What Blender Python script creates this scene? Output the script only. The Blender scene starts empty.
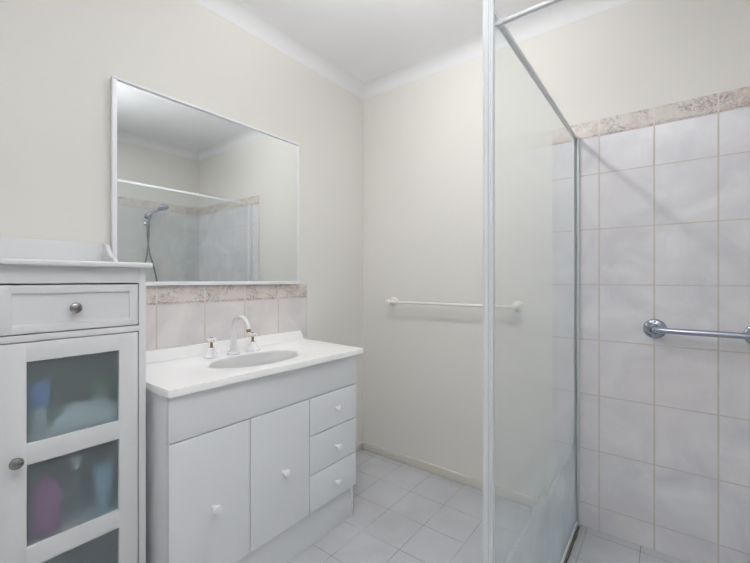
import bpy, bmesh, math, random
from mathutils import Vector, Matrix
random.seed(7)
C = bpy.context.scene.collection
sc = bpy.context.scene
PI = math.pi

# ------------------------------------------------------------------ camera
F_PX, YAW, HOR = 382.05, 0.655, 279.57
cam_d = bpy.data.cameras.new('camera')
cam = bpy.data.objects.new('camera', cam_d); C.objects.link(cam)
cam.location = (0, 0, 1.13)
cam.rotation_euler = (PI / 2, 0, YAW)
cam_d.sensor_width = 36.0
cam_d.lens = 36.0 * F_PX / 750.0
cam_d.shift_y = -(281.5 - HOR) / 750.0
cam_d.clip_start = 0.02
sc.camera = cam

# ------------------------------------------------------------------ world, exposure
w = bpy.data.worlds.new('world'); sc.world = w; w.use_nodes = True
w.node_tree.nodes['Background'].inputs[0].default_value = (0.85, 0.92, 1.0, 1)
w.node_tree.nodes['Background'].inputs[1].default_value = 0.8
sc.view_settings.view_transform = 'Standard'
sc.view_settings.look = 'None'
sc.view_settings.gamma = 1
sc.view_settings.exposure = 0.06
sc.view_settings.use_curve_mapping = False
sc.cycles.max_bounces = 14
sc.cycles.diffuse_bounces = 8
sc.cycles.glossy_bounces = 8
sc.cycles.transmission_bounces = 8
sc.cycles.transparent_max_bounces = 16
sc.cycles.sample_clamp_indirect = 8
LIGHT_CEIL = 92.0      # emission of the ceiling light's diffuser
SPOT_W = 16.0          # added spot, strengthens direct light and shadows on the back wall
LIGHT_WIN = 0.3        # emission of the added frosted pane, unseen behind the camera
FILL_W = 14.5         # added fill lamp, bounced off the ceiling above the camera
def bounce(name, loc, aim, watts):
    d = bpy.data.lights.new(name, 'AREA'); d.shape = 'DISK'; d.size = 0.12; d.energy = watts
    d.color = (0.985, 0.992, 1.0); d.spread = math.radians(90)
    o = bpy.data.objects.new(name, d); C.objects.link(o)
    o.location = loc; o.rotation_euler = (Vector(aim) - Vector(loc)).to_track_quat('-Z', 'Y').to_euler()
bounce('added_ceiling_fill', (0.02, -0.15, 1.60), (0.0, -0.08, 2.40), FILL_W)  # added soft top light, no such source in view
bounce('added_ceiling_fill', (-0.20, 0.10, 1.70), (-0.45, 0.60, 2.40), 6.0)  # another added fill, aimed at the ceiling further into the room

# ------------------------------------------------------------------ room numbers (metres)
XL, XR, YB, YF = -1.6256, 0.558, 1.9841, -1.05
ZC = 2.40
XG = -0.338            # plane of the shower glass
TT = 0.008             # tile thickness

# ------------------------------------------------------------------ materials
def srgb(r, g, b):
    f = lambda c: (c / 255 / 12.92) if c / 255 <= 0.04045 else ((c / 255 + 0.055) / 1.055) ** 2.4
    return (f(r), f(g), f(b), 1)

class NT:
    def __init__(s, name):
        s.m = bpy.data.materials.new(name); s.m.use_nodes = True
        s.t = s.m.node_tree; s.n = s.t.nodes; s.l = s.t.links
        s.b = s.n['Principled BSDF']; s.out = s.n['Material Output']
    def node(s, t, **kw):
        x = s.n.new(t)
        for k, v in kw.items(): setattr(x, k, v)
        return x
    def put(s, inp, v):
        if isinstance(v, bpy.types.NodeSocket): s.l.new(v, inp)
        else: inp.default_value = v
    def math(s, op, a, b=None, c=None):
        x = s.node('ShaderNodeMath', operation=op)
        s.put(x.inputs[0], a)
        if b is not None: s.put(x.inputs[1], b)
        if c is not None: s.put(x.inputs[2], c)
        return x.outputs[0]
    def mix(s, f, a, b):
        x = s.node('ShaderNodeMix', data_type='RGBA')
        s.put(x.inputs[0], f); s.put(x.inputs[6], a); s.put(x.inputs[7], b)
        return x.outputs[2]
    def rng(s, v, a, b, c=0.0, d=1.0):
        x = s.node('ShaderNodeMapRange')
        s.put(x.inputs[0], v)
        for i, q in enumerate((a, b, c, d)): x.inputs[i + 1].default_value = q
        return x.outputs[0]
    def noise(s, vec, scale, detail=3, rough=0.5, dist=0.0):
        x = s.node('ShaderNodeTexNoise')
        if vec is not None: s.l.new(vec, x.inputs['Vector'])
        x.inputs['Scale'].default_value = scale; x.inputs['Detail'].default_value = detail
        x.inputs['Roughness'].default_value = rough; x.inputs['Distortion'].default_value = dist
        return x.outputs[0]
    def pos(s):
        g = s.node('ShaderNodeNewGeometry'); sp = s.node('ShaderNodeSeparateXYZ')
        s.l.new(g.outputs['Position'], sp.inputs[0])
        return g.outputs['Position'], sp.outputs
    def bump(s, h, strength=0.2, dist=0.01):
        x = s.node('ShaderNodeBump'); x.inputs['Strength'].default_value = strength
        x.inputs['Distance'].default_value = dist
        s.l.new(h, x.inputs['Height']); s.l.new(x.outputs[0], s.b.inputs['Normal'])

def plain(name, rgb, rough=0.5, metal=0.0, var=0.02, scale=6.0, bump=0.0, spec=0.5, coat=0.0):
    n = NT(name); p, _ = n.pos()
    c = srgb(*rgb)
    dk = tuple(max(0, v * (1 - var * 2)) for v in c[:3]) + (1,)
    n.put(n.b.inputs['Base Color'], n.mix(n.noise(p, scale), c, dk))
    n.b.inputs['Roughness'].default_value = rough
    n.b.inputs['Metallic'].default_value = metal
    n.b.inputs['Specular IOR Level'].default_value = spec
    n.b.inputs['Coat Weight'].default_value = coat
    if bump: n.bump(n.noise(p, 220, 2), bump, 0.002)
    return n.m

def tile_mat(name, axis, off, zoff=1.6067, pu=0.2, pz=0.25, base=(230, 229, 231), grout=(211, 204, 199)):
    n = NT(name); p, o = n.pos()
    u = n.math('DIVIDE', n.math('SUBTRACT', o[axis], off), pu)
    v = n.math('DIVIDE', n.math('SUBTRACT', o[2], zoff), pz)
    def dist(q, per):
        fr = n.math('FRACT', n.math('ADD', q, 0.5))
        return n.math('MULTIPLY', n.math('ABSOLUTE', n.math('SUBTRACT', fr, 0.5)), per)
    du, dv = dist(u, pu), dist(v, pz)
    d = n.math('MINIMUM', n.math('MULTIPLY', du, 0.8), dv)
    g = n.rng(d, 0.0016, 0.0034, 1, 0)
    wv = n.noise(p, 5.0, 4, 0.55, 0.8)
    w2 = n.noise(p, 1.9, 2, 0.5, 0.3)
    cid = n.node('ShaderNodeTexWhiteNoise', noise_dimensions='2D')
    cb = n.node('ShaderNodeCombineXYZ')
    n.l.new(n.math('FLOOR', u), cb.inputs[0]); n.l.new(n.math('FLOOR', v), cb.inputs[1])
    n.l.new(cb.outputs[0], cid.inputs['Vector'])
    c1 = n.mix(n.rng(wv, 0.35, 0.65), srgb(*base), srgb(base[0] - 20, base[1] - 20, base[2] - 17))
    c2 = n.mix(n.math('MULTIPLY', n.rng(w2, 0.45, 0.65), 0.5), c1, srgb(base[0] - 8, base[1] - 14, base[2] - 16))
    c3 = n.mix(n.math('MULTIPLY', cid.outputs[0], 0.25), c2, srgb(base[0] - 12, base[1] - 12, base[2] - 9))
    gn = n.noise(p, 14, 3)
    gc = n.mix(gn, srgb(*grout), srgb(grout[0] - 22, grout[1] - 24, grout[2] - 26))
    n.put(n.b.inputs['Base Color'], n.mix(g, c3, gc))
    n.put(n.b.inputs['Roughness'], n.mix(g, (0.22, 0.22, 0.22, 1), (0.8, 0.8, 0.8, 1)))
    n.bump(n.rng(d, 0.0, 0.004), 0.15, 0.003)
    return n.m

def border_mat(name, axis, off, z0):
    """embossed floral listello: beige ground, mauve scrolls, wavy dark lower line"""
    n = NT(name); p, o = n.pos()
    cb = n.node('ShaderNodeCombineXYZ')
    n.l.new(o[axis], cb.inputs[0]); n.l.new(o[2], cb.inputs[1])
    vec = cb.outputs[0]
    def ridge(scale, dist, wdt):
        q = n.noise(vec, scale, 1.5, 0.5, dist)
        return n.rng(n.math('ABSOLUTE', n.math('SUBTRACT', q, 0.5)), 0.0, wdt, 1, 0)
    scroll = n.math('MAXIMUM', ridge(22, 1.6, 0.035), n.math('MULTIPLY', ridge(48, 0.8, 0.06), 0.6))
    patch = n.rng(n.noise(vec, 13, 2), 0.42, 0.58)
    fine = n.noise(vec, 90, 3)
    ground = n.mix(fine, srgb(228, 222, 216), srgb(206, 199, 193))
    pink = n.mix(n.math('MULTIPLY', n.rng(n.noise(vec, 20, 2, 0.5, 1.0), 0.5, 0.6), 0.6), ground, srgb(206, 188, 182))
    c = n.mix(n.math('MULTIPLY', n.math('MULTIPLY', scroll, patch), 0.8), pink, srgb(132, 122, 124))
    # wavy lower edge
    h = n.math('SUBTRACT', o[2], z0)
    wv = n.math('MULTIPLY', n.math('ABSOLUTE', n.math('SINE', n.math('MULTIPLY', o[axis], 160.0))), 0.005)
    dl = n.math('ABSOLUTE', n.math('SUBTRACT', h, n.math('ADD', wv, 0.003)))
    lf = n.math('MULTIPLY', n.rng(dl, 0.0006, 0.003, 1, 0), n.rng(n.noise(vec, 35, 2), 0.38, 0.58, 0.2, 0.8))
    c = n.mix(lf, c, srgb(146, 134, 134))
    fr = n.math('FRACT', n.math('ADD', n.math('DIVIDE', n.math('SUBTRACT', o[axis], off), 0.2), 0.5))
    du = n.math('ABSOLUTE', n.math('SUBTRACT', fr, 0.5))
    c = n.mix(n.rng(du, 0.010, 0.018, 1, 0), c, srgb(222, 214, 210))
    n.put(n.b.inputs['Base Color'], c)
    n.b.inputs['Roughness'].default_value = 0.35
    n.bump(n.math('ADD', scroll, n.math('MULTIPLY', fine, 0.6)), 0.4, 0.003)
    return n.m

def floor_mat():
    n = NT('floor_tile'); p, o = n.pos()
    def dist(a, off):
        q = n.math('DIVIDE', n.math('SUBTRACT', o[a], off), 0.2)
        fr = n.math('FRACT', n.math('ADD', q, 0.5))
        return n.math('MULTIPLY', n.math('ABSOLUTE', n.math('SUBTRACT', fr, 0.5)), 0.2)
    d = n.math('MINIMUM', dist(0, -0.093), dist(1, 1.13))
    g = n.math('MULTIPLY', n.rng(d, 0.0008, 0.0022, 1, 0), n.rng(n.noise(p, 7, 2), 0.35, 0.6, 0.15, 0.8))
    m = n.noise(p, 3.2, 3, 0.55, 0.6)
    c = n.mix(n.rng(m, 0.35, 0.65), srgb(203, 204, 209), srgb(189, 190, 194))
    c = n.mix(n.math('MULTIPLY', n.noise(p, 90, 2), 0.25), c, srgb(160, 160, 160))
    n.put(n.b.inputs['Base Color'], n.mix(g, c, srgb(118, 116, 112)))
    n.b.inputs['Roughness'].default_value = 0.38
    n.bump(n.rng(d, 0.0, 0.003), 0.2, 0.002)
    return n.m

def glass_mat():
    """clear pane with a film of soap scum, heavier towards the bottom"""
    n = NT('shower_glass'); p, o = n.pos()
    tr = n.node('ShaderNodeBsdfTransparent'); tr.inputs[0].default_value = (0.985, 0.992, 0.99, 1)
    gl = n.node('ShaderNodeBsdfGlossy'); gl.inputs['Roughness'].default_value = 0.10
    gl.inputs[0].default_value = (0.95, 0.98, 0.98, 1)
    ge = n.node('ShaderNodeNewGeometry'); dt = n.node('ShaderNodeVectorMath', operation='DOT_PRODUCT')
    n.l.new(ge.outputs['Normal'], dt.inputs[0]); n.l.new(ge.outputs['Incoming'], dt.inputs[1])
    om = n.math('SUBTRACT', 1.0, n.math('ABSOLUTE', dt.outputs['Value']))
    fre = n.math('ADD', 0.02, n.math('MULTIPLY', n.math('POWER', om, 5.0), 0.55))
    a = n.node('ShaderNodeMixShader'); n.l.new(fre, a.inputs[0])
    n.l.new(tr.outputs[0], a.inputs[1]); n.l.new(gl.outputs[0], a.inputs[2])
    df = n.node('ShaderNodeBsdfDiffuse'); df.inputs[0].default_value = srgb(226, 236, 240)
    tl = n.node('ShaderNodeBsdfTranslucent'); tl.inputs[0].default_value = srgb(226, 236, 240)
    sc_ = n.node('ShaderNodeMixShader'); sc_.inputs[0].default_value = 0.5
    n.l.new(df.outputs[0], sc_.inputs[1]); n.l.new(tl.outputs[0], sc_.inputs[2])
    low = n.rng(o[2], 0.60, 0.06, 0.0, 1.0)
    nz = n.rng(n.noise(p, 4, 3), 0.3, 0.7, 0.6, 1.0)
    film = n.math('ADD', n.math('MULTIPLY', n.math('MULTIPLY', low, nz), 0.72), 0.055)
    b = n.node('ShaderNodeMixShader'); n.l.new(film, b.inputs[0])
    n.l.new(a.outputs[0], b.inputs[1]); n.l.new(sc_.outputs[0], b.inputs[2])
    n.l.new(b.outputs[0], n.out.inputs[0])
    return n.m

def frosted_mat():
    """frosted cabinet glass"""
    n = NT('frosted_glass'); p, o = n.pos()
    rf = n.node('ShaderNodeBsdfRefraction'); rf.inputs['Roughness'].default_value = 0.30
    rf.inputs['IOR'].default_value = 1.12; rf.inputs[0].default_value = (0.88, 0.93, 0.95, 1)
    tr = n.node('ShaderNodeBsdfTransparent'); tr.inputs[0].default_value = (0.86, 0.92, 0.94, 1)
    m0 = n.node('ShaderNodeMixShader'); m0.inputs[0].default_value = 0.26
    n.l.new(rf.outputs[0], m0.inputs[1]); n.l.new(tr.outputs[0], m0.inputs[2])
    df = n.node('ShaderNodeBsdfDiffuse'); df.inputs[0].default_value = srgb(190, 202, 206)
    m1 = n.node('ShaderNodeMixShader'); m1.inputs[0].default_value = 0.13
    n.l.new(m0.outputs[0], m1.inputs[1]); n.l.new(df.outputs[0], m1.inputs[2])
    gl = n.node('ShaderNodeBsdfGlossy'); gl.inputs['Roughness'].default_value = 0.25
    m2 = n.node('ShaderNodeMixShader'); m2.inputs[0].default_value = 0.05
    n.l.new(m1.outputs[0], m2.inputs[1]); n.l.new(gl.outputs[0], m2.inputs[2])
    n.l.new(m2.outputs[0], n.out.inputs[0])
    return n.m

def emit_mat(name, col, s):
    n = NT(name)
    e = n.node('ShaderNodeEmission'); e.inputs[0].default_value = col; e.inputs[1].default_value = s
    n.l.new(e.outputs[0], n.out.inputs[0]); return n.m

M = dict(
    wall=plain('wall_paint', (226, 224, 219), 0.6, var=0.012, scale=2.0, bump=0.06, spec=0.3),
    ceil=plain('ceiling_paint', (240, 240, 242), 0.8, var=0.01, scale=2.0, spec=0.2),
    cornice=plain('cornice_paint', (233, 233, 235), 0.8, var=0.01, scale=2.0, spec=0.2),
    skirt=plain('skirting_paint', (214, 210, 202), 0.45, var=0.03, scale=12),
    cab=plain('white_lacquer', (222, 223, 225), 0.38, var=0.01),
    van=plain('white_laminate', (232, 234, 237), 0.35, var=0.01),
    top=plain('moulded_top', (252, 252, 252), 0.18, var=0.006, coat=0.2),
    dark=plain('dark_gap', (60, 62, 64), 0.8),
    knobw=plain('white_plastic', (238, 238, 238), 0.3, var=0.01),
    pewter=plain('pewter', (170, 168, 165), 0.25, metal=1.0, var=0.2, scale=60),
    chrome=plain('chrome', (176, 182, 196), 0.10, metal=1.0, var=0.02),
    brass=plain('brass', (170, 140, 96), 0.25, metal=1.0, var=0.05),
    tapw=plain('white_enamel', (236, 236, 240), 0.15, var=0.01, coat=0.3),
    alu=plain('pale_aluminium', (226, 228, 232), 0.4, var=0.0),
    alug=plain('grey_aluminium', (208, 213, 215), 0.4, metal=0.1, var=0.05, scale=20),
    frame=plain('mirror_frame_white', (236, 237, 242), 0.3, var=0.01),
    railw=plain('white_rail', (232, 230, 224), 0.35, var=0.02),
    seal=plain('grimy_silicone', (120, 116, 104), 0.6, var=0.35, scale=40),
    mir=plain('mirror_silver', (234, 237, 237), 0.0, metal=1.0, var=0.0),
    tile_b=tile_mat('wall_tile_back', 0, -0.2471),
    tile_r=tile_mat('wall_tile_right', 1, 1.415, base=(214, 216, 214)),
    tile_s=tile_mat('splash_tile', 1, 0.6766, zoff=0.787, base=(230, 226, 224)),
    bord_b=border_mat('border_back', 0, -0.2471, 1.774),
    bord_r=border_mat('border_right', 1, 1.415, 1.774),
    bord_s=border_mat('border_splash', 1, 0.6766, 1.029),
    floor=floor_mat(), glass=glass_mat(), frost=frosted_mat(),
        pale_grey=plain('pale_grey_plastic', (200, 206, 208), 0.5),
    blue=plain('blue_plastic', (110, 150, 215), 0.5), white=plain('white_cloth', (235, 238, 238), 0.8, var=0.05),
    green=plain('green_plastic', (150, 215, 90), 0.5), pink=plain('magenta_plastic', (190, 95, 165), 0.5),
    pale=plain('pale_blue_plastic', (175, 215, 235), 0.5), inner=plain('cabinet_inside', (120, 126, 128), 0.7),
    lamp=emit_mat('lamp_glass', (1.0, 0.99, 0.965, 1), LIGHT_CEIL),
    win_glow=emit_mat('added_window_glow', (0.90, 0.95, 1.0, 1), LIGHT_WIN),  # weak fill glow for the added pane
)

# ------------------------------------------------------------------ mesh helpers (world coordinates)
def box(bm, x0, x1, y0, y1, z0, z1, bev=0.0, seg=2):
    r = bmesh.ops.create_cube(bm, size=1.0)
    vs = r['verts']
    for v in vs:
        v.co = Vector(((x0 + x1) / 2 + v.co.x * (x1 - x0), (y0 + y1) / 2 + v.co.y * (y1 - y0), (z0 + z1) / 2 + v.co.z * (z1 - z0)))
    if bev > 0:
        es = list({e for v in vs for e in v.link_edges})
        bmesh.ops.bevel(bm, geom=es, offset=bev, segments=seg, profile=0.6, affect='EDGES')
    return bm

def B(*a, **k):
    bm = bmesh.new(); box(bm, *a, **k); return bm

def lathe(bm, prof, org, axis=(0, 0, 1), seg=32, rot=0.0):
    """prof: list of (radius, height along axis)"""
    ax = Vector(axis).normalized()
    q = Vector((0, 0, 1)).rotation_difference(ax).to_matrix()
    rings = []
    for r, h in prof:
        ring = []
        for i in range(seg):
            a = 2 * PI * i / seg + rot
            ring.append(bm.verts.new(Vector(org) + q @ Vector((max(r, 1e-5) * math.cos(a), max(r, 1e-5) * math.sin(a), h))))
        rings.append(ring)
    for k in range(len(rings) - 1):
        for i in range(seg):
            j = (i + 1) % seg
            bm.faces.new((rings[k][i], rings[k][j], rings[k + 1][j], rings[k + 1][i]))
    bm.faces.new(list(reversed(rings[0]))); bm.faces.new(rings[-1])
    return bm

def tube(bm, pts, rad, seg=16):
    pts = [Vector(p) for p in pts]
    n = len(pts)
    if not isinstance(rad, (list, tuple)): rad = [rad] * n
    tang = [(pts[min(i + 1, n - 1)] - pts[max(i - 1, 0)]).normalized() for i in range(n)]
    t0 = tang[0]
    ref = Vector((0, 0, 1)) if abs(t0.z) < 0.9 else Vector((1, 0, 0))
    nrm = t0.cross(ref).normalized()
    rings = []
    for i in range(n):
        if i: nrm = (tang[i - 1].rotation_difference(tang[i]) @ nrm).normalized()
        b = tang[i].cross(nrm)
        rings.append([bm.verts.new(pts[i] + rad[i] * (math.cos(2 * PI * k / seg) * nrm + math.sin(2 * PI * k / seg) * b)) for k in range(seg)])
    for k in range(n - 1):
        for i in range(seg):
            j = (i + 1) % seg
            bm.faces.new((rings[k][i], rings[k][j], rings[k + 1][j], rings[k + 1][i]))
    bm.faces.new(list(reversed(rings[0]))); bm.faces.new(rings[-1])
    return bm

def prism(bm, poly, axis, a, b):
    """poly: 2D points; axis 0: poly=(y,z) extruded along x ; 1: poly=(x,z) along y ; 2: (x,y) along z"""
    def P(u, v, t):
        return {0: (t, u, v), 1: (u, t, v), 2: (u, v, t)}[axis]
    A = [bm.verts.new(P(u, v, a)) for u, v in poly]
    Bv = [bm.verts.new(P(u, v, b)) for u, v in poly]
    bm.faces.new(A); bm.faces.new(list(reversed(Bv)))
    for i in range(len(poly)):
        j = (i + 1) % len(poly)
        bm.faces.new((A[i], Bv[i], Bv[j], A[j]))
    return bm

def worldloc(o):
    v = Vector((0, 0, 0))
    while o: v += o.location; o = o.parent
    return v

def obj(name, bm, mat, parent=None, origin=None, ang=35, smooth=True):
    me = bpy.data.meshes.new(name)
    bmesh.ops.recalc_face_normals(bm, faces=bm.faces)
    o = bpy.data.objects.new(name, me)
    if parent:
        o.parent = parent; off = worldloc(parent)
    elif origin is not None:
        o.location = origin; off = Vector(origin)
    else:
        off = Vector((0, 0, 0))
    for v in bm.verts: v.co -= off
    bm.to_mesh(me); bm.free()
    if smooth:
        me.polygons.foreach_set('use_smooth', [True] * len(me.polygons))
        me.set_sharp_from_angle(angle=math.radians(ang))
    me.materials.append(M[mat])
    C.objects.link(o)
    return o

def thing(name, label, cat, loc, group=None):
    o = bpy.data.objects.new(name, None); C.objects.link(o)
    o.empty_display_size = 0.05
    o.location = loc; o['label'] = label; o['category'] = cat
    if group: o['group'] = group
    return o

def tag(o, label, cat, group=None):
    o['label'] = label; o['category'] = cat
    if group: o['group'] = group
    return o

def struct(name, bm, mat, parent=None, **k):
    o = obj(name, bm, mat, parent, **k)
    if parent is None: o['kind'] = 'structure'
    return o

# ------------------------------------------------------------------ the setting
TH = 0.12
struct('floor', B(XL - TH, XR + TH, YF - TH, YB + TH, -0.1, 0.0), 'floor')
struct('ceiling', B(XL - TH, XR + TH, YF - TH, YB + TH, ZC, ZC + 0.1), 'ceil')
wl = struct('wall_left', B(XL - TH, XL, YF - TH, YB + TH, 0, ZC), 'wall')
wb = struct('wall_back', B(XL, XR, YB, YB + TH, 0, ZC), 'wall')
wr = struct('wall_right', B(XR, XR + TH, YF - TH, YB + TH, 0, ZC), 'wall')
# front wall with an opening for the added window (unseen, behind the camera)
WX0, WX1, WZ0, WZ1 = -1.25, 0.05, 1.0, 2.05
bm = bmesh.new()
box(bm, XL, WX0, YF - TH, YF, 0, ZC); box(bm, WX1, XR, YF - TH, YF, 0, ZC)
box(bm, WX0, WX1, YF - TH, YF, 0, WZ0); box(bm, WX0, WX1, YF - TH, YF, WZ1, ZC)
struct('wall_front', bm, 'wall')
bm = bmesh.new()
for a in ((WX0, WX0 + .04, WZ0, WZ1), (WX1 - .04, WX1, WZ0, WZ1), (WX0 + .04, WX1 - .04, WZ0, WZ0 + .04), (WX0 + .04, WX1 - .04, WZ1 - .04, WZ1),
          ((WX0 + WX1) / 2 - .02, (WX0 + WX1) / 2 + .02, WZ0 + .04, WZ1 - .04)):
    box(bm, a[0], a[1], YF - .09, YF - .04, a[2], a[3], bev=.003)
win = struct('added_window_1', bm, 'frame')  # added window, out of view, carries a weak fill glow
obj('pane', B(WX0 + .04, WX1 - .04, YF - .07, YF - .064, WZ0 + .04, WZ1 - .04), 'win_glow', win)

# coved cornice round the room
def cove(n=8, w=0.075, h=0.065):
    pts = [(0, 0)]
    for i in range(n + 1):
        a = PI / 2 * i / n
        pts.append((0.0012 + (w - 0.0012) * (1 - math.cos(a)), -h + (h - 0.0008) * math.sin(a)))
    pts.append((w, 0))
    # profile: corner, down the wall, concave sweep out to the ceiling
    return [(0, 0), (0, -h)] + pts[1:]
cv = cove()
bm = bmesh.new(); prism(bm, [(YB - u, ZC + v) for u, v in cv], 0, XL, XR)
struct('trim_1', bm, 'cornice')
bm = bmesh.new(); prism(bm, [(XL + u, ZC + v) for u, v in cv], 1, YF, YB)
struct('trim_2', bm, 'cornice')
bm = bmesh.new(); prism(bm, [(XR - u, ZC + v) for u, v in cv], 1, YF, YB)
struct('trim_3', bm, 'cornice')
# skirtings
def skirt(name, x0, x1, y0, y1):
    bm = bmesh.new(); box(bm, x0, x1, y0, y1, 0, 0.047, bev=0.003)
    struct(name, bm, 'skirt')
skirt('baseboard_back', XL, -0.4435, YB - 0.013, YB)
skirt('baseboard_left', XL, XL + 0.013, 1.405, YB - 0.013)
skirt('baseboard_front', XL, XR, YF, YF + 0.013)
skirt('baseboard_right', XR - 0.013, XR, YF + 0.013, 0.80)

# wall tiles and listello
STRIP0, STRIP1 = 1.774, 1.850
tb = struct('tiled_panel', B(-0.4435, XR - TT, YB - TT, YB, 0, STRIP0), 'tile_b', wb)
sb = struct('border_strip', B(-0.4435, XR - TT, YB - TT - 0.002, YB, STRIP0, STRIP1, bev=0.002), 'bord_b', wb)
struct('tiled_panel', B(XR - TT, XR, 0.80, YB, 0, STRIP0), 'tile_r', wr)
struct('border_strip', B(XR - TT - 0.002, XR, 0.80, YB, STRIP0, STRIP1, bev=0.002), 'bord_r', wr)
# splashback behind the vanity
struct('splashback', B(XL, XL + TT, 0.50, 1.477, 0.805, 1.029), 'tile_s', wl)
s2 = struct('border_strip', B(XL, XL + TT + 0.002, 0.50, 1.477, 1.029, 1.1058, bev=0.002), 'bord_s', wl)

# ------------------------------------------------------------------ ceiling light
LX, LY = -0.90, 1.00
t = thing('ceiling_light', 'round white globe light on the ceiling in front of the vanity', 'ceiling light', (LX, LY, ZC))
bm = bmesh.new(); lathe(bm, [(0.050, 0), (0.050, -0.010), (0.040, -0.018), (0.026, -0.020), (0.024, -0.034), (0.020, -0.036)], (LX, LY, ZC), seg=40)
obj('base', bm, 'frame', t)
bm = bmesh.new()
RG = 0.036
pr = [(0.018, -0.036)]
for i in range(1, 15):
    a = PI * (0.13 + 0.87 * i / 14)
    pr.append((RG * math.sin(a), -0.036 - RG * 0.92 + RG * math.cos(a)))
lathe(bm, pr, (LX, LY, ZC), seg=32)
obj('globe', bm, 'lamp', t)
# added, unseen spot head beside the globe, turned towards the back wall and the shower
SP = Vector((LX + 0.075, LY + 0.03, ZC - 0.075)); AIM = Vector((0.30, 0.62, -0.90)).normalized()
bm = bmesh.new()
tube(bm, [(LX + 0.03, LY + 0.012, ZC - 0.008), (LX + 0.068, LY + 0.026, ZC - 0.012), SP - AIM * 0.050], 0.005, 12)
obj('added_spot_arm', bm, 'frame', t)
bm = bmesh.new(); lathe(bm, [(0.018, -0.052), (0.026, -0.046), (0.030, -0.010), (0.029, -0.010), (0.024, -0.040), (0, -0.042)], SP, AIM, 32)
obj('added_spot_head', bm, 'frame', t)
sd = bpy.data.lights.new('added_spot_fill', 'SPOT'); sd.energy = SPOT_W; sd.shadow_soft_size = 0.014  # added lamp, gives the rails clearer cast shadows
sd.spot_size = math.radians(170); sd.spot_blend = 1.0; sd.color = (1.0, 0.99, 0.97)
so = bpy.data.objects.new('added_spot_fill', sd); C.objects.link(so); so.parent = t
so.location = SP - t.location; so.rotation_euler = AIM.to_track_quat('-Z', 'Y').to_euler()

# ------------------------------------------------------------------ shower screen
def bx(*a, **k): return B(*a, **k)
GT = 1.790
scr = thing('shower_screen', 'tall clear glass shower screen with pale metal frame and post', 'shower screen', (XG, 1.43, 0))
obj('glass_pane', bx(XG - .003, XG + .003, 0.905, YB - TT - .012, 0.022, GT - .011), 'glass', scr)
bm = bmesh.new()
box(bm, XG - .0060, XG + .0032, 0.912, YB - TT - .001, GT - .0110, GT, bev=.002)
obj('top_rail', bm, 'alu', scr)
bm = bmesh.new()
box(bm, XG - .0090, XG - .0060, 0.912, YB - TT - .001, GT - .017, GT, bev=.002)
obj('top_rail_cover', bm, 'alu', scr)
bm = bmesh.new()
box(bm, XG + .0035, XG + .0125, YB - TT - .018, YB - TT, 0.0, GT - .002, bev=.002)
obj('wall_channel', bm, 'alug', scr)
bm = bmesh.new()
box(bm, XG - .014, XG - .0035, YB - TT - .036, YB - TT, 0.0, GT - .0165, bev=.002)
obj('wall_channel', bm, 'alu', scr)
bm = bmesh.new()
box(bm, XG - .009, XG + .009, 0.91, YB - TT - .024, 0.0, 0.022, bev=.002)
obj('bottom_rail', bm, 'alu', scr)
# silicone bead along the inside bottom
bm = bmesh.new()
random.seed(3)
tube(bm, [(XG + .012 + random.uniform(-.0015, .0015), 0.92 + i * 0.03, 0.004) for i in range(35)], [0.0065 + random.uniform(-.002, .002) for _ in range(35)], 8)
obj('silicone_bead', bm, 'seal', scr)
# post with two raised ribs
bm = bmesh.new()
px0, px1, py0, py1 = -0.3545, -0.3355, 0.885, 0.910
box(bm, px0, px1, py0, py1, 0, 1.90, bev=.003)
obj('post', bm, 'alu', scr)
pr = bmesh.new(); 
lathe(pr, [(0.0050, 0.0), (0.0050, 1.90)], (px0 + 0.0065, py0 + 0.0025, 0), seg=20)
obj('rib', pr, 'alu', scr)
pr = bmesh.new(); box(pr, px1 - 0.0005, px1 + 0.0045, py0 + 0.004, py1 - .004, 0, 1.90, bev=.0015)
obj('edge_strip', pr, 'alu', scr)
pr = bmesh.new(); box(pr, px1 - 0.0045, px1 - 0.003, py0 - 0.0012, py0 + 0.001, 0, 1.90)
obj('seal', pr, 'alug', scr)
bm = bmesh.new(); box(bm, XG - .010, XR - TT, 0.932, 0.944, 1.760, 1.769, bev=.003)
obj('header_rail', bm, 'alu', scr)
bm = bmesh.new(); box(bm, XG + .0036, XG + .016, 0.930, 0.946, 1.757, 1.771, bev=.002)
obj('corner_bracket', bm, 'alu', scr)

# ------------------------------------------------------------------ wall mirror
MY0, MY1, MZ0, MZ1 = 0.518, 1.404, 1.106, 1.871
mr = thing('wall_mirror', 'large rectangular wall mirror in slim white frame above the vanity', 'mirror', (XL, (MY0 + MY1) / 2, MZ0))
def frame_bar(name, y0, y1, z0, z1, ch):
    obj(name, B(XL + .0102, XL + .028, y0, y1, z0, z1, bev=.003), 'frame', mr)
fw = 0.016
frame_bar('frame_bottom', MY0, MY1, MZ0, MZ0 + fw, 1)
frame_bar('frame_top', MY0, MY1, MZ1 - 0.009, MZ1, 1)
frame_bar('frame_side', MY0, MY0 + fw, MZ0 + fw, MZ1 - .009, 1)
frame_bar('frame_side', MY1 - 0.008, MY1, MZ0 + fw, MZ1 - .009, 1)
obj('backing_board', B(XL, XL + .0102, MY0 + .004, MY1 - .004, MZ0 + .012, MZ1 - .004), 'alug', mr)
obj('mirror_glass', B(XL + .0102, XL + .020, MY0 + fw, MY1 - .008, MZ0 + fw, MZ1 - .009), 'mir', mr)

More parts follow.
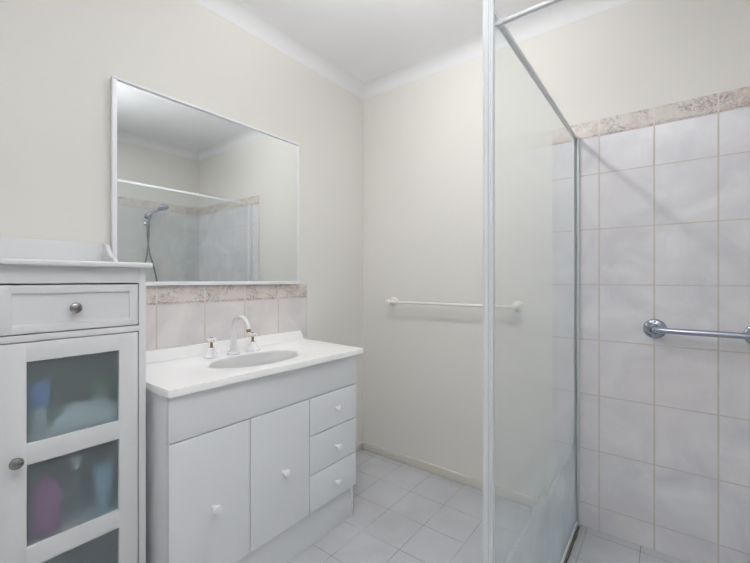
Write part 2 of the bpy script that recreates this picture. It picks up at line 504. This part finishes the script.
# ------------------------------------------------------------------ tall cabinet
TX, TY0, TY1 = -1.28, 0.155, 0.505
cb = thing('bathroom_cabinet', 'tall narrow white cabinet with glazed door, left of the vanity', 'cabinet', (-1.45, 0.33, 0))
XB = XL + 0.004
T = 0.018
bm = bmesh.new()
box(bm, XB, TX - .002, TY0, TY0 + T, 0.10, 1.166, bev=.001)       # sides
box(bm, XB, TX - .002, TY1 - T, TY1, 0.10, 1.166, bev=.001)
box(bm, XB, XB + .006, TY0 + T, TY1 - T, 0.10, 1.166)             # back
box(bm, XB + .006, TX - .03, TY0 + T, TY1 - T, 0.12, 0.138)       # bottom
box(bm, XB + .006, TX - .02, TY0 + T, TY1 - T, 0.974, 0.988)      # divider under the drawer
obj('carcass', bm, 'cab', cb)
bm = bmesh.new()
box(bm, TX - .018, TX, TY0, 0.176, 0.0, 1.166, bev=.0015)
box(bm, TX - .018, TX, 0.4855, TY1, 0.0, 1.166, bev=.0015)
box(bm, TX - .018, TX - .0005, 0.176, 0.4855, 1.120, 1.166, bev=.001)
box(bm, TX - .018, TX - .0005, 0.176, 0.4855, 0.9735, 0.9905, bev=.001)
box(bm, TX - .018, TX - .0005, 0.176, 0.4855, 0.085, 0.135, bev=.001)
obj('face_frame', bm, 'cab', cb)
for yy in (TY0, TY1 - .035):
    obj('leg', B(XB, XB + .035, yy, yy + .035, 0, 0.10, bev=.002), 'cab', cb)
# top board with rounded nose
bm = bmesh.new()
box(bm, XB, -1.258, TY0 - .010, TY1 + .012, 1.1655, 1.181, bev=.006, seg=4)
obj('top_board', bm, 'cab', cb)
# gallery: back board and curved ends
bm = bmesh.new(); box(bm, XB, XB + .014, TY0 + .013, TY1 - .013, 1.181, 1.259, bev=.002)
obj('gallery_back', bm, 'cab', cb)
def gal(y0, y1):
    pts = [(XB, 1.181), (XB, 1.259), (XB + .022, 1.259)]
    for i in range(1, 9):
        a = i / 8
        pts.append((XB + .022 + 0.066 * a, 1.259 - 0.050 * (a * a * (3 - 2 * a))))
    for i in range(0, 7):
        a = PI * 0.62 - PI * 0.62 * i / 6
        pts.append((XB + .100 + 0.022 * math.cos(a), 1.186 + 0.020 * math.sin(a)))
    pts.append((XB + .122, 1.181))
    bm = bmesh.new(); prism(bm, pts, 1, y0, y1)
    bmesh.ops.bevel(bm, geom=[e for e in bm.edges if abs(e.verts[0].co.y - e.verts[1].co.y) < 1e-6], offset=.002, segments=2, affect='EDGES')
    return bm
obj('gallery_end', gal(TY1 - .013, TY1), 'cab', cb, ang=50)
obj('gallery_end', gal(TY0, TY0 + .013), 'cab', cb, ang=50)
# drawer: framed front with sunk panel
def framed(bm, x0, x1, y0, y1, z0, z1, bw, holes, bev=.002):
    """stiles and rails round holes (list of z ranges)"""
    box(bm, x0, x1, y0, y0 + bw, z0, z1, bev=bev)
    box(bm, x0, x1, y1 - bw, y1, z0, z1, bev=bev)
    zs = [z0] + [q for h in holes for q in h] + [z1]
    for i in range(0, len(zs), 2):
        box(bm, x0 + .0002, x1 - .0002, y0 + bw - .0015, y1 - bw + .0015, zs[i], zs[i + 1], bev=bev * 0.6)
DY0, DY1 = 0.1785, 0.4825
bm = bmesh.new()
framed(bm, TX - .018, TX, DY0, DY1, 0.9935, 1.116, 0.022, [(1.0135, 1.0945)])
box(bm, TX - .016, TX - .005, DY0 + .02, DY1 - .02, 1.004, 1.104)
dr = obj('drawer', bm, 'cab', cb)
def pewter_knob(y, z, parent):
    bm = bmesh.new()
    lathe(bm, [(0.0075, 0), (0.006, 0.004), (0.005, 0.010), (0.009, 0.014), (0.0135, 0.018), (0.0145, 0.022), (0.0125, 0.027), (0.007, 0.030), (0, 0.031)], (TX, y, z), (1, 0, 0), 28)
    o = obj('knob', bm, 'pewter', parent); o['label'] = 'round pewter knob'; return o
pewter_knob(0.324, 1.054, dr)
# door with three frosted panes
bm = bmesh.new()
framed(bm, TX - .018, TX, DY0, DY1, 0.138, 0.971, 0.050, [(0.193, 0.401), (0.4525, 0.662), (0.7145, 0.922)])
door = obj('door', bm, 'cab', cb)
for z0, z1 in ((0.193, 0.401), (0.4525, 0.662), (0.7145, 0.922)):
    obj('glass_panel', B(TX - .013, TX - .009, DY0 + .047, DY1 - .047, z0 - .003, z1 + .003), 'frost', door, smooth=False)
pewter_knob(0.206, 0.681, door)
for z in (0.430, 0.711):
    obj('shelf', B(XB + .007, TX - .026, TY0 + T + .001, TY1 - T - .001, z, z + .014, bev=.001), 'cab', cb)

# things kept inside the cabinet, seen blurred through the frosted glass
def blob_cloth(x0, x1, y0, y1, z0, h, seed):
    random.seed(seed)
    bm = bmesh.new()
    bmesh.ops.create_grid(bm, x_segments=14, y_segments=14, size=0.5)
    for v in bm.verts:
        u, q = v.co.x, v.co.y
        e = max(0.0, 1 - max(abs(u), abs(q)) * 2) ** 0.35
        bump = 0.75 + 0.25 * math.sin(9 * u + seed) * math.cos(7 * q + seed * 2)
        v.co = Vector(((x0 + x1) / 2 + u * (x1 - x0), (y0 + y1) / 2 + q * (y1 - y0), z0 + h * e * bump))
    g = bmesh.ops.extrude_face_region(bm, geom=bm.faces[:])
    for v in [e for e in g['geom'] if isinstance(e, bmesh.types.BMVert)]: v.co.z = z0
    return bm
zs1, zs2 = 0.7252, 0.4442
o = obj('crumpled_cloth', blob_cloth(-1.42, -1.315, 0.285, 0.462, zs1 + .0003, 0.066, 2), 'white', origin=(-1.37, 0.37, zs1))
tag(o, 'white crumpled cloth behind the top frosted pane of the cabinet', 'cloth')
def lathe_parts(t, x, y, z, parts):
    for nm, prof, mat in parts:
        bm = bmesh.new(); lathe(bm, prof, (x, y, z), seg=28); obj(nm, bm, mat, t)
t = thing('squeeze_bottle', 'bottle with a big blue cap behind the top frosted pane', 'bottle', (-1.335, 0.262, zs1))
lathe_parts(t, -1.335, 0.262, zs1, [
    ('bottle_body', [(0.016, 0.0003), (0.019, 0.006), (0.020, 0.055), (0.014, 0.066), (0.012, 0.070)], 'pale_grey'),
    ('cap', [(0.021, 0.070), (0.025, 0.076), (0.026, 0.118), (0.022, 0.130), (0.0, 0.132)], 'blue')])
t = thing('green_pot', 'small pot with green lid behind the top frosted pane, above the white cloth', 'pot', (-1.45, 0.425, zs1))
lathe_parts(t, -1.452, 0.432, zs1, [
    ('pot_body', [(0.022, 0.0003), (0.026, 0.008), (0.027, 0.060)], 'white'),
    ('lid', [(0.028, 0.060), (0.029, 0.084), (0.024, 0.092), (0, 0.093)], 'green')])
t = thing('lotion_bottle', 'large magenta bottle behind the middle frosted pane of the cabinet', 'bottle', (-1.34, 0.278, zs2))
lathe_parts(t, -1.342, 0.276, zs2, [
    ('bottle_body', [(0.032, 0.0003), (0.036, 0.010), (0.036, 0.105), (0.030, 0.128), (0.018, 0.138)], 'pink'),
    ('cap', [(0.017, 0.138), (0.016, 0.152), (0.0, 0.154)], 'pink')])
t = thing('tube_container', 'pale blue tube tapering downwards behind the middle frosted pane', 'tube', (-1.335, 0.41, zs2))
lathe_parts(t, -1.335, 0.410, zs2, [
    ('tube_body', [(0.016, 0.020), (0.018, 0.040), (0.024, 0.090), (0.031, 0.130), (0.029, 0.134)], 'pale'),
    ('cap', [(0.014, 0.0003), (0.015, 0.020)], 'pale')])
t = thing('cream_jar', 'slim grey jar with white lid behind the middle frosted pane', 'jar', (-1.36, 0.35, zs2))
lathe_parts(t, -1.362, 0.350, zs2, [
    ('jar_body', [(0.014, 0.0003), (0.016, 0.006), (0.016, 0.136), (0.012, 0.142)], 'inner'),
    ('lid', [(0.013, 0.142), (0.014, 0.172), (0.010, 0.176), (0, 0.177)], 'white')])

# ------------------------------------------------------------------ vanity unit
VX, VY0, VY1 = -1.180, 0.529, 1.388
VB = XL + 0.0135          # back, clear of the skirting
vu = thing('vanity_unit', 'pale grey laminate vanity cupboard with two doors and three drawers', 'vanity unit', (-1.4, 0.96, 0))
bm = bmesh.new()
box(bm, VB, VX - .0175, VY0, VY0 + .016, 0, 0.778, bev=.0015)
box(bm, VB, VX - .0175, VY1 - .016, VY1, 0, 0.778, bev=.0015)
box(bm, VB, VX - .0195, VY0 + .016, VY1 - .016, 0.150, 0.166)
box(bm, VB, VB + .005, VY0 + .016, VY1 - .016, 0.166, 0.778)
box(bm, VX - .40, VX - .0195, 0.801, 0.817, 0.166, 0.640)
box(bm, VX - .40, VX - .0195, 1.0845, 1.1005, 0.166, 0.640)
obj('carcass', bm, 'van', vu)
obj('front_panel', B(VX - .0165, VX, VY0, VY1, 0.6375, 0.778, bev=.002), 'van', vu)
obj('kickboard', B(VX - .040, VX - .0245, VY0 + .016, VY1 - .016, 0.0, 0.150, bev=.001), 'van', vu)
def white_knob(y, z, parent, s=1.0):
    bm = bmesh.new()
    y -= 0.012; z += 0.004
    lathe(bm, [(0.008 * s, 0), (0.0065 * s, 0.004), (0.006 * s, 0.010), (0.010 * s, 0.016), (0.0150 * s, 0.020), (0.0155 * s, 0.025), (0.0125 * s, 0.0285), (0.0, 0.0295)], (VX, y, z), (1, 0, 0), 24)
    return obj('knob', bm, 'knobw', parent)
def slab(y0, y1, z0, z1): return B(VX - .0165, VX, y0, y1, z0, z1, bev=.0025, seg=3)
d1 = obj('door', slab(VY0, 0.8065, 0.157, 0.6335), 'van', vu); white_knob(0.681, 0.380, d1, 1.05)
d2 = obj('door', slab(0.8105, 1.0905, 0.157, 0.6335), 'van', vu); white_knob(0.968, 0.383, d2)
for z0, z1, kz in ((0.157, 0.3095, 0.224), (0.3135, 0.4735, 0.382), (0.4775, 0.6335, 0.553)):
    dd = obj('drawer', slab(1.0945, VY1, z0, z1), 'van', vu); white_knob(1.262, kz, dd, .9)

# moulded vanity top with an oval basin
ZT = 0.803
P = [(-1.166, 0.520), (-1.152, 1.407), (XL + TT + .0005, 1.442), (XL + TT + .0005, 0.520)]
bcx, bcy, ba, bb = -1.362, 0.965, 0.125, 0.205      # basin centre and half axes (x, y)
N = 64
def outer_pt(a):
    """point on the top's outline in direction a from the basin centre"""
    d = Vector((math.cos(a), math.sin(a)))
    best = None
    for i in range(4):
        p, q = Vector(P[i]), Vector(P[(i + 1) % 4])
        e = q - p; c = Vector((bcx, bcy))
        den = d.x * e.y - d.y * e.x
        if abs(den) < 1e-9: continue
        tt = ((p.x - c.x) * e.y - (p.y - c.y) * e.x) / den
        ss = ((p.x - c.x) * d.y - (p.y - c.y) * d.x) / den
        if tt > 0 and -1e-6 <= ss <= 1 + 1e-6 and (best is None or tt < best): best = tt
    return (bcx + d.x * best, bcy + d.y * best)
angs = [2 * PI * i / N for i in range(N)]
corner_a = [math.atan2(p[1] - bcy, p[0] - bcx) % (2 * PI) for p in P]
for ca in corner_a:                                   # snap the nearest spokes to the corners
    k = min(range(N), key=lambda i: abs(((angs[i] - ca + PI) % (2 * PI)) - PI)); angs[k] = ca
bm = bmesh.new()
TK = 0.023
out_b = [outer_pt(a) for a in angs]
def shrink(p, d):
    v = Vector((p[0] - bcx, p[1] - bcy)); return (p[0] - math.copysign(d, v.x) * (abs(v.x) > .2 or abs(v.x) / max(abs(v.y), 1e-6) > .4), p[1] - math.copysign(d, v.y) * (abs(v.y) > .3))
r0 = [bm.verts.new((x, y, ZT - TK)) for x, y in out_b]
r1 = [bm.verts.new((x, y, ZT - .005)) for x, y in out_b]
r2 = [bm.verts.new((bcx + (x - bcx) * .994, bcy + (y - bcy) * .996, ZT)) for x, y in out_b]
rims = []
for s, z in ((1.10, ZT), (1.05, ZT - .0012), (1.0, ZT - .004)):
    rims.append([bm.verts.new((bcx + ba * s * math.cos(a), bcy + bb * s * math.sin(a), z)) for a in angs])
r5 = [bm.verts.new((bcx + ba * 1.0 * math.cos(a), bcy + bb * 1.0 * math.sin(a), ZT - TK)) for a in angs]
loops = [r0, r1, r2] + rims + [r5]
for L0, L1 in zip(loops, loops[1:] + [r0]):
    for i in range(N):
        j = (i + 1) % N
        bm.faces.new((L0[i], L0[j], L1[j], L1[i]))
vt = obj('countertop', bm, 'top', origin=(-1.38, 0.96, ZT - TK), ang=40)
tag(vt, 'glossy white moulded vanity top with oval basin and upstand', 'vanity top')
bm = bmesh.new()
rings = []
prof = [(1.0, -.004), (0.965, -.007), (0.92, -.011), (0.86, -.018), (0.77, -.027), (0.64, -.036), (0.46, -.043), (0.25, -.047), (0.12, -.048)]
for s, z in prof:
    rings.append([bm.verts.new((bcx + ba * s * math.cos(a), bcy + bb * s * math.sin(a), ZT + z)) for a in angs])
for L0, L1 in zip(rings, rings[1:]):
    for i in range(N):
        j = (i + 1) % N
        bm.faces.new((L0[i], L0[j], L1[j], L1[i]))
bm.faces.new(rings[-1])
g = bmesh.ops.solidify(bm, geom=bm.faces[:], thickness=-0.004)
obj('basin', bm, 'top', vt, ang=60)
bm = bmesh.new(); lathe(bm, [(0.022, 0), (0.024, .003), (0.016, .004), (0.0, .002)], (bcx, bcy, ZT - .048), seg=24)
obj('drain', bm, 'chrome', vt)
bm = bmesh.new()
x0, x1 = XL + TT + .0005, XL + TT + .018
vs = []
pts = [(0.520, ZT - .002), (1.440, ZT - .002), (1.416, 0.852), (0.520, 0.852)]
prism(bm, pts, 0, x0, x1)
bmesh.ops.bevel(bm, geom=bm.edges[:], offset=.003, segments=2, affect='EDGES')
obj('upstand', bm, 'top', vt)

# taps (they stand on the top)
ZT += 0.0006
def make_tap(y, label):
    x = -1.527
    t = thing('basin_tap', label, 'tap', (x, y, ZT), 'basin taps on the vanity top')
    bm = bmesh.new(); lathe(bm, [(0.033, 0), (0.034, .004), (0.031, .009), (0.020, .022), (0.0135, .036), (0.012, .040)], (x, y, ZT), seg=8, rot=PI / 8)
    obj('skirt', bm, 'tapw', t, ang=30)
    bm = bmesh.new(); lathe(bm, [(0.0075, .040), (0.0055, .044), (0.0055, .060), (0.0085, .064)], (x, y, ZT), seg=20)
    o = obj('stem', bm, 'brass', t); o['label'] = 'brass tap stem'
    bm = bmesh.new()
    lathe(bm, [(0.0095, .064), (0.011, .068), (0.011, .076), (0.008, .080), (0, .081)], (x, y, ZT), seg=20)
    for a in (0, PI / 2, PI, 3 * PI / 2):
        d = Vector((math.cos(a + .35), math.sin(a + .35), 0))
        lathe(bm, [(0.0045, .008), (0.005, .016), (0.006, .020), (0.004, .0235), (0, .024)], Vector((x, y, ZT + .072)), d, 14)
    obj('cross_handle', bm, 'tapw', t)
    bm = bmesh.new(); lathe(bm, [(0.0065, .0805), (0.006, .083), (0, .0835)], (x, y, ZT), seg=18)
    o = obj('button', bm, 'brass', t); o['label'] = 'small brass button on the handle'
make_tap(0.857, 'white and brass basin tap left of the curved spout')
make_tap(1.058, 'white and brass basin tap right of the curved spout')
sx, sy = -1.520, 0.955
t = thing('basin_spout', 'white gooseneck basin spout with brass tip between the two taps', 'spout', (sx, sy, ZT))
bm = bmesh.new(); lathe(bm, [(0.028, 0), (0.029, .004), (0.025, .009), (0.016, .014), (0.0135, .022)], (sx, sy, ZT), seg=8, rot=PI / 8)
obj('base', bm, 'tapw', t, ang=30)
bm = bmesh.new()
pth, rad = [], []
for i in range(8):
    h = 0.018 + 0.092 * i / 7
    pth.append((sx, sy, ZT + h)); rad.append(0.0145 - 0.0050 * i / 7)
R = 0.056
for i in range(1, 19):
    a = PI * 0.97 * i / 18
    pth.append((sx + R * (1 - math.cos(a)), sy, ZT + 0.110 + R * math.sin(a))); rad.append(0.0095 - 0.0015 * i / 18)
tube(bm, pth, rad, 20)
obj('neck', bm, 'tapw', t)
e = Vector(pth[-1]); dv = (e - Vector(pth[-2])).normalized()
bm = bmesh.new(); lathe(bm, [(0.0082, -.001), (0.0095, .001), (0.0095, .010), (0.008, .012)], e, dv, 20)
o = obj('aerator', bm, 'brass', t); o['label'] = 'brass ring at the spout tip'

# ------------------------------------------------------------------ towel rail
ya = YB - 0.062
zt_ = 0.992
t = thing('towel_rail', 'thin white towel rail on the back wall, passing behind the glass', 'towel rail', (-0.98, YB, zt_))
bm = bmesh.new(); tube(bm, [(-1.392, ya, zt_), (-0.615, ya, zt_)], 0.0075, 18)
obj('rod', bm, 'railw', t)
for x in (-1.372, -0.607):
    bm = bmesh.new()
    lathe(bm, [(0.029, 0), (0.029, .005), (0.024, .011), (0.013, .015), (0.010, .020), (0.010, .050), (0.013, .055), (0.014, .064), (0.011, .072), (0, .075)], (x, YB, zt_), (0, -1, 0), 28)
    obj('bracket', bm, 'railw', t)

# ------------------------------------------------------------------ grab rail
yw = YB - TT
gx0, gx1, gz = -0.045, 0.262, 0.925
t = thing('grab_rail', 'short chrome grab rail with round flanges on the shower tiles', 'grab rail', (0.108, YB, gz))
bm = bmesh.new()
pth = []
dpt = 0.060; rr = 0.030
pth.append((gx0, yw - .004, gz)); pth.append((gx0, yw - dpt + rr, gz))
for i in range(1, 9):
    a = PI / 2 * i / 8
    pth.append((gx0 + rr * (1 - math.cos(a)), yw - dpt + rr - rr * math.sin(a), gz))
for i in range(1, 6): pth.append((gx0 + rr + (gx1 - gx0 - 2 * rr) * i / 6, yw - dpt, gz))
for i in range(0, 9):
    a = PI / 2 * (1 - i / 8)
    pth.append((gx1 - rr * (1 - math.cos(a)), yw - dpt + rr - rr * math.sin(a), gz))
pth.append((gx1, yw - .004, gz))
tube(bm, pth, 0.0118, 24)
obj('rail', bm, 'chrome', t)
for x in (gx0, gx1):
    bm = bmesh.new()
    lathe(bm, [(0.040, 0), (0.0405, .003), (0.038, .007), (0.031, .010), (0.021, .013), (0.0165, .019), (0.014, .025)], (x, yw, gz), (0, -1, 0), 36)
    fl = obj('flange', bm, 'chrome', t)
    for k in range(3):
        a = PI / 2 + 2 * PI * k / 3
        p = (x + 0.030 * math.cos(a), yw - .0095, gz + 0.030 * math.sin(a))
        bm = bmesh.new(); lathe(bm, [(0.0045, 0), (0.0045, .003), (0.002, .0042), (0, .0042)], p, (0, -1, 0), 12)
        obj('screw', bm, 'pewter', fl)

# ------------------------------------------------------------------ hand shower on the right wall (seen in the mirror)
xw = XR - TT
t = thing('hand_shower', 'chrome hand shower with looping hose, seen in the mirror', 'hand shower', (XR, 1.49, 1.70))
bm = bmesh.new()
lathe(bm, [(0.024, 0), (0.024, .006), (0.013, .012), (0.011, .045)], (xw, 1.49, 1.705), (-1, 0, 0), 24)
lathe(bm, [(0.019, -.018), (0.021, -.010), (0.021, .016), (0.018, .022)], (xw - .052, 1.49, 1.705), (-.25, .18, 1), 24)
obj('bracket', bm, 'chrome', t)
bm = bmesh.new()
hd = Vector((-.088, .080, .060))
h0 = Vector((xw - .050, 1.488, 1.650)); h1 = Vector((xw - .062, 1.50, 1.725)); h2 = h1 + hd * 0.75; 
tube(bm, [h0, h0.lerp(h1, .5), h1, h1 + hd * .4, h2], [0.010, .0125, .0125, .0125, .014], 18)
obj('handle', bm, 'chrome', t)
bm = bmesh.new()
hc = h2 + Vector((-.012, .012, .006))
lathe(bm, [(0.014, .022), (0.032, .016), (0.046, .006), (0.048, -.002), (0.046, -.008), (0.0, -.009)], hc, (.25, -.2, 1), 36)
obj('shower_head', bm, 'chrome', t)
# hose: down from the handle, loops low, comes back up to a wall elbow
bm = bmesh.new()
ctrl = [Vector(c) for c in [(xw - .050, 1.488, 1.655), (xw - .048, 1.488, 1.55), (xw - .040, 1.485, 1.43), (xw - .034, 1.455, 1.20), (xw - .032, 1.435, 0.98),
        (xw - .030, 1.470, 0.80), (xw - .030, 1.540, 0.76), (xw - .028, 1.585, 0.88), (xw - .026, 1.560, 1.15), (xw - .022, 1.505, 1.38), (xw - .020, 1.489, 1.52), (xw - .022, 1.489, 1.62)]]
pth = []
for i in range(len(ctrl) - 1):
    p0, p1, p2, p3 = ctrl[max(i - 1, 0)], ctrl[i], ctrl[i + 1], ctrl[min(i + 2, len(ctrl) - 1)]
    for k in range(8):
        u = k / 8
        pth.append(0.5 * ((2 * p1) + (p2 - p0) * u + (2 * p0 - 5 * p1 + 4 * p2 - p3) * u * u + (3 * p1 - p0 - 3 * p2 + p3) * u ** 3))
pth.append(ctrl[-1])
tube(bm, pth, 0.0068, 12)
obj('hose', bm, 'pewter', t)
bm = bmesh.new()
lathe(bm, [(0.020, 0), (0.020, .005), (0.010, .009), (0.009, .026)], (xw, 1.489, 1.636), (-1, 0, 0), 20)
lathe(bm, [(0.009, 0), (0.009, .03)], (xw - .022, 1.489, 1.612), (0, 0, 1), 16)
obj('wall_elbow', bm, 'chrome', t)
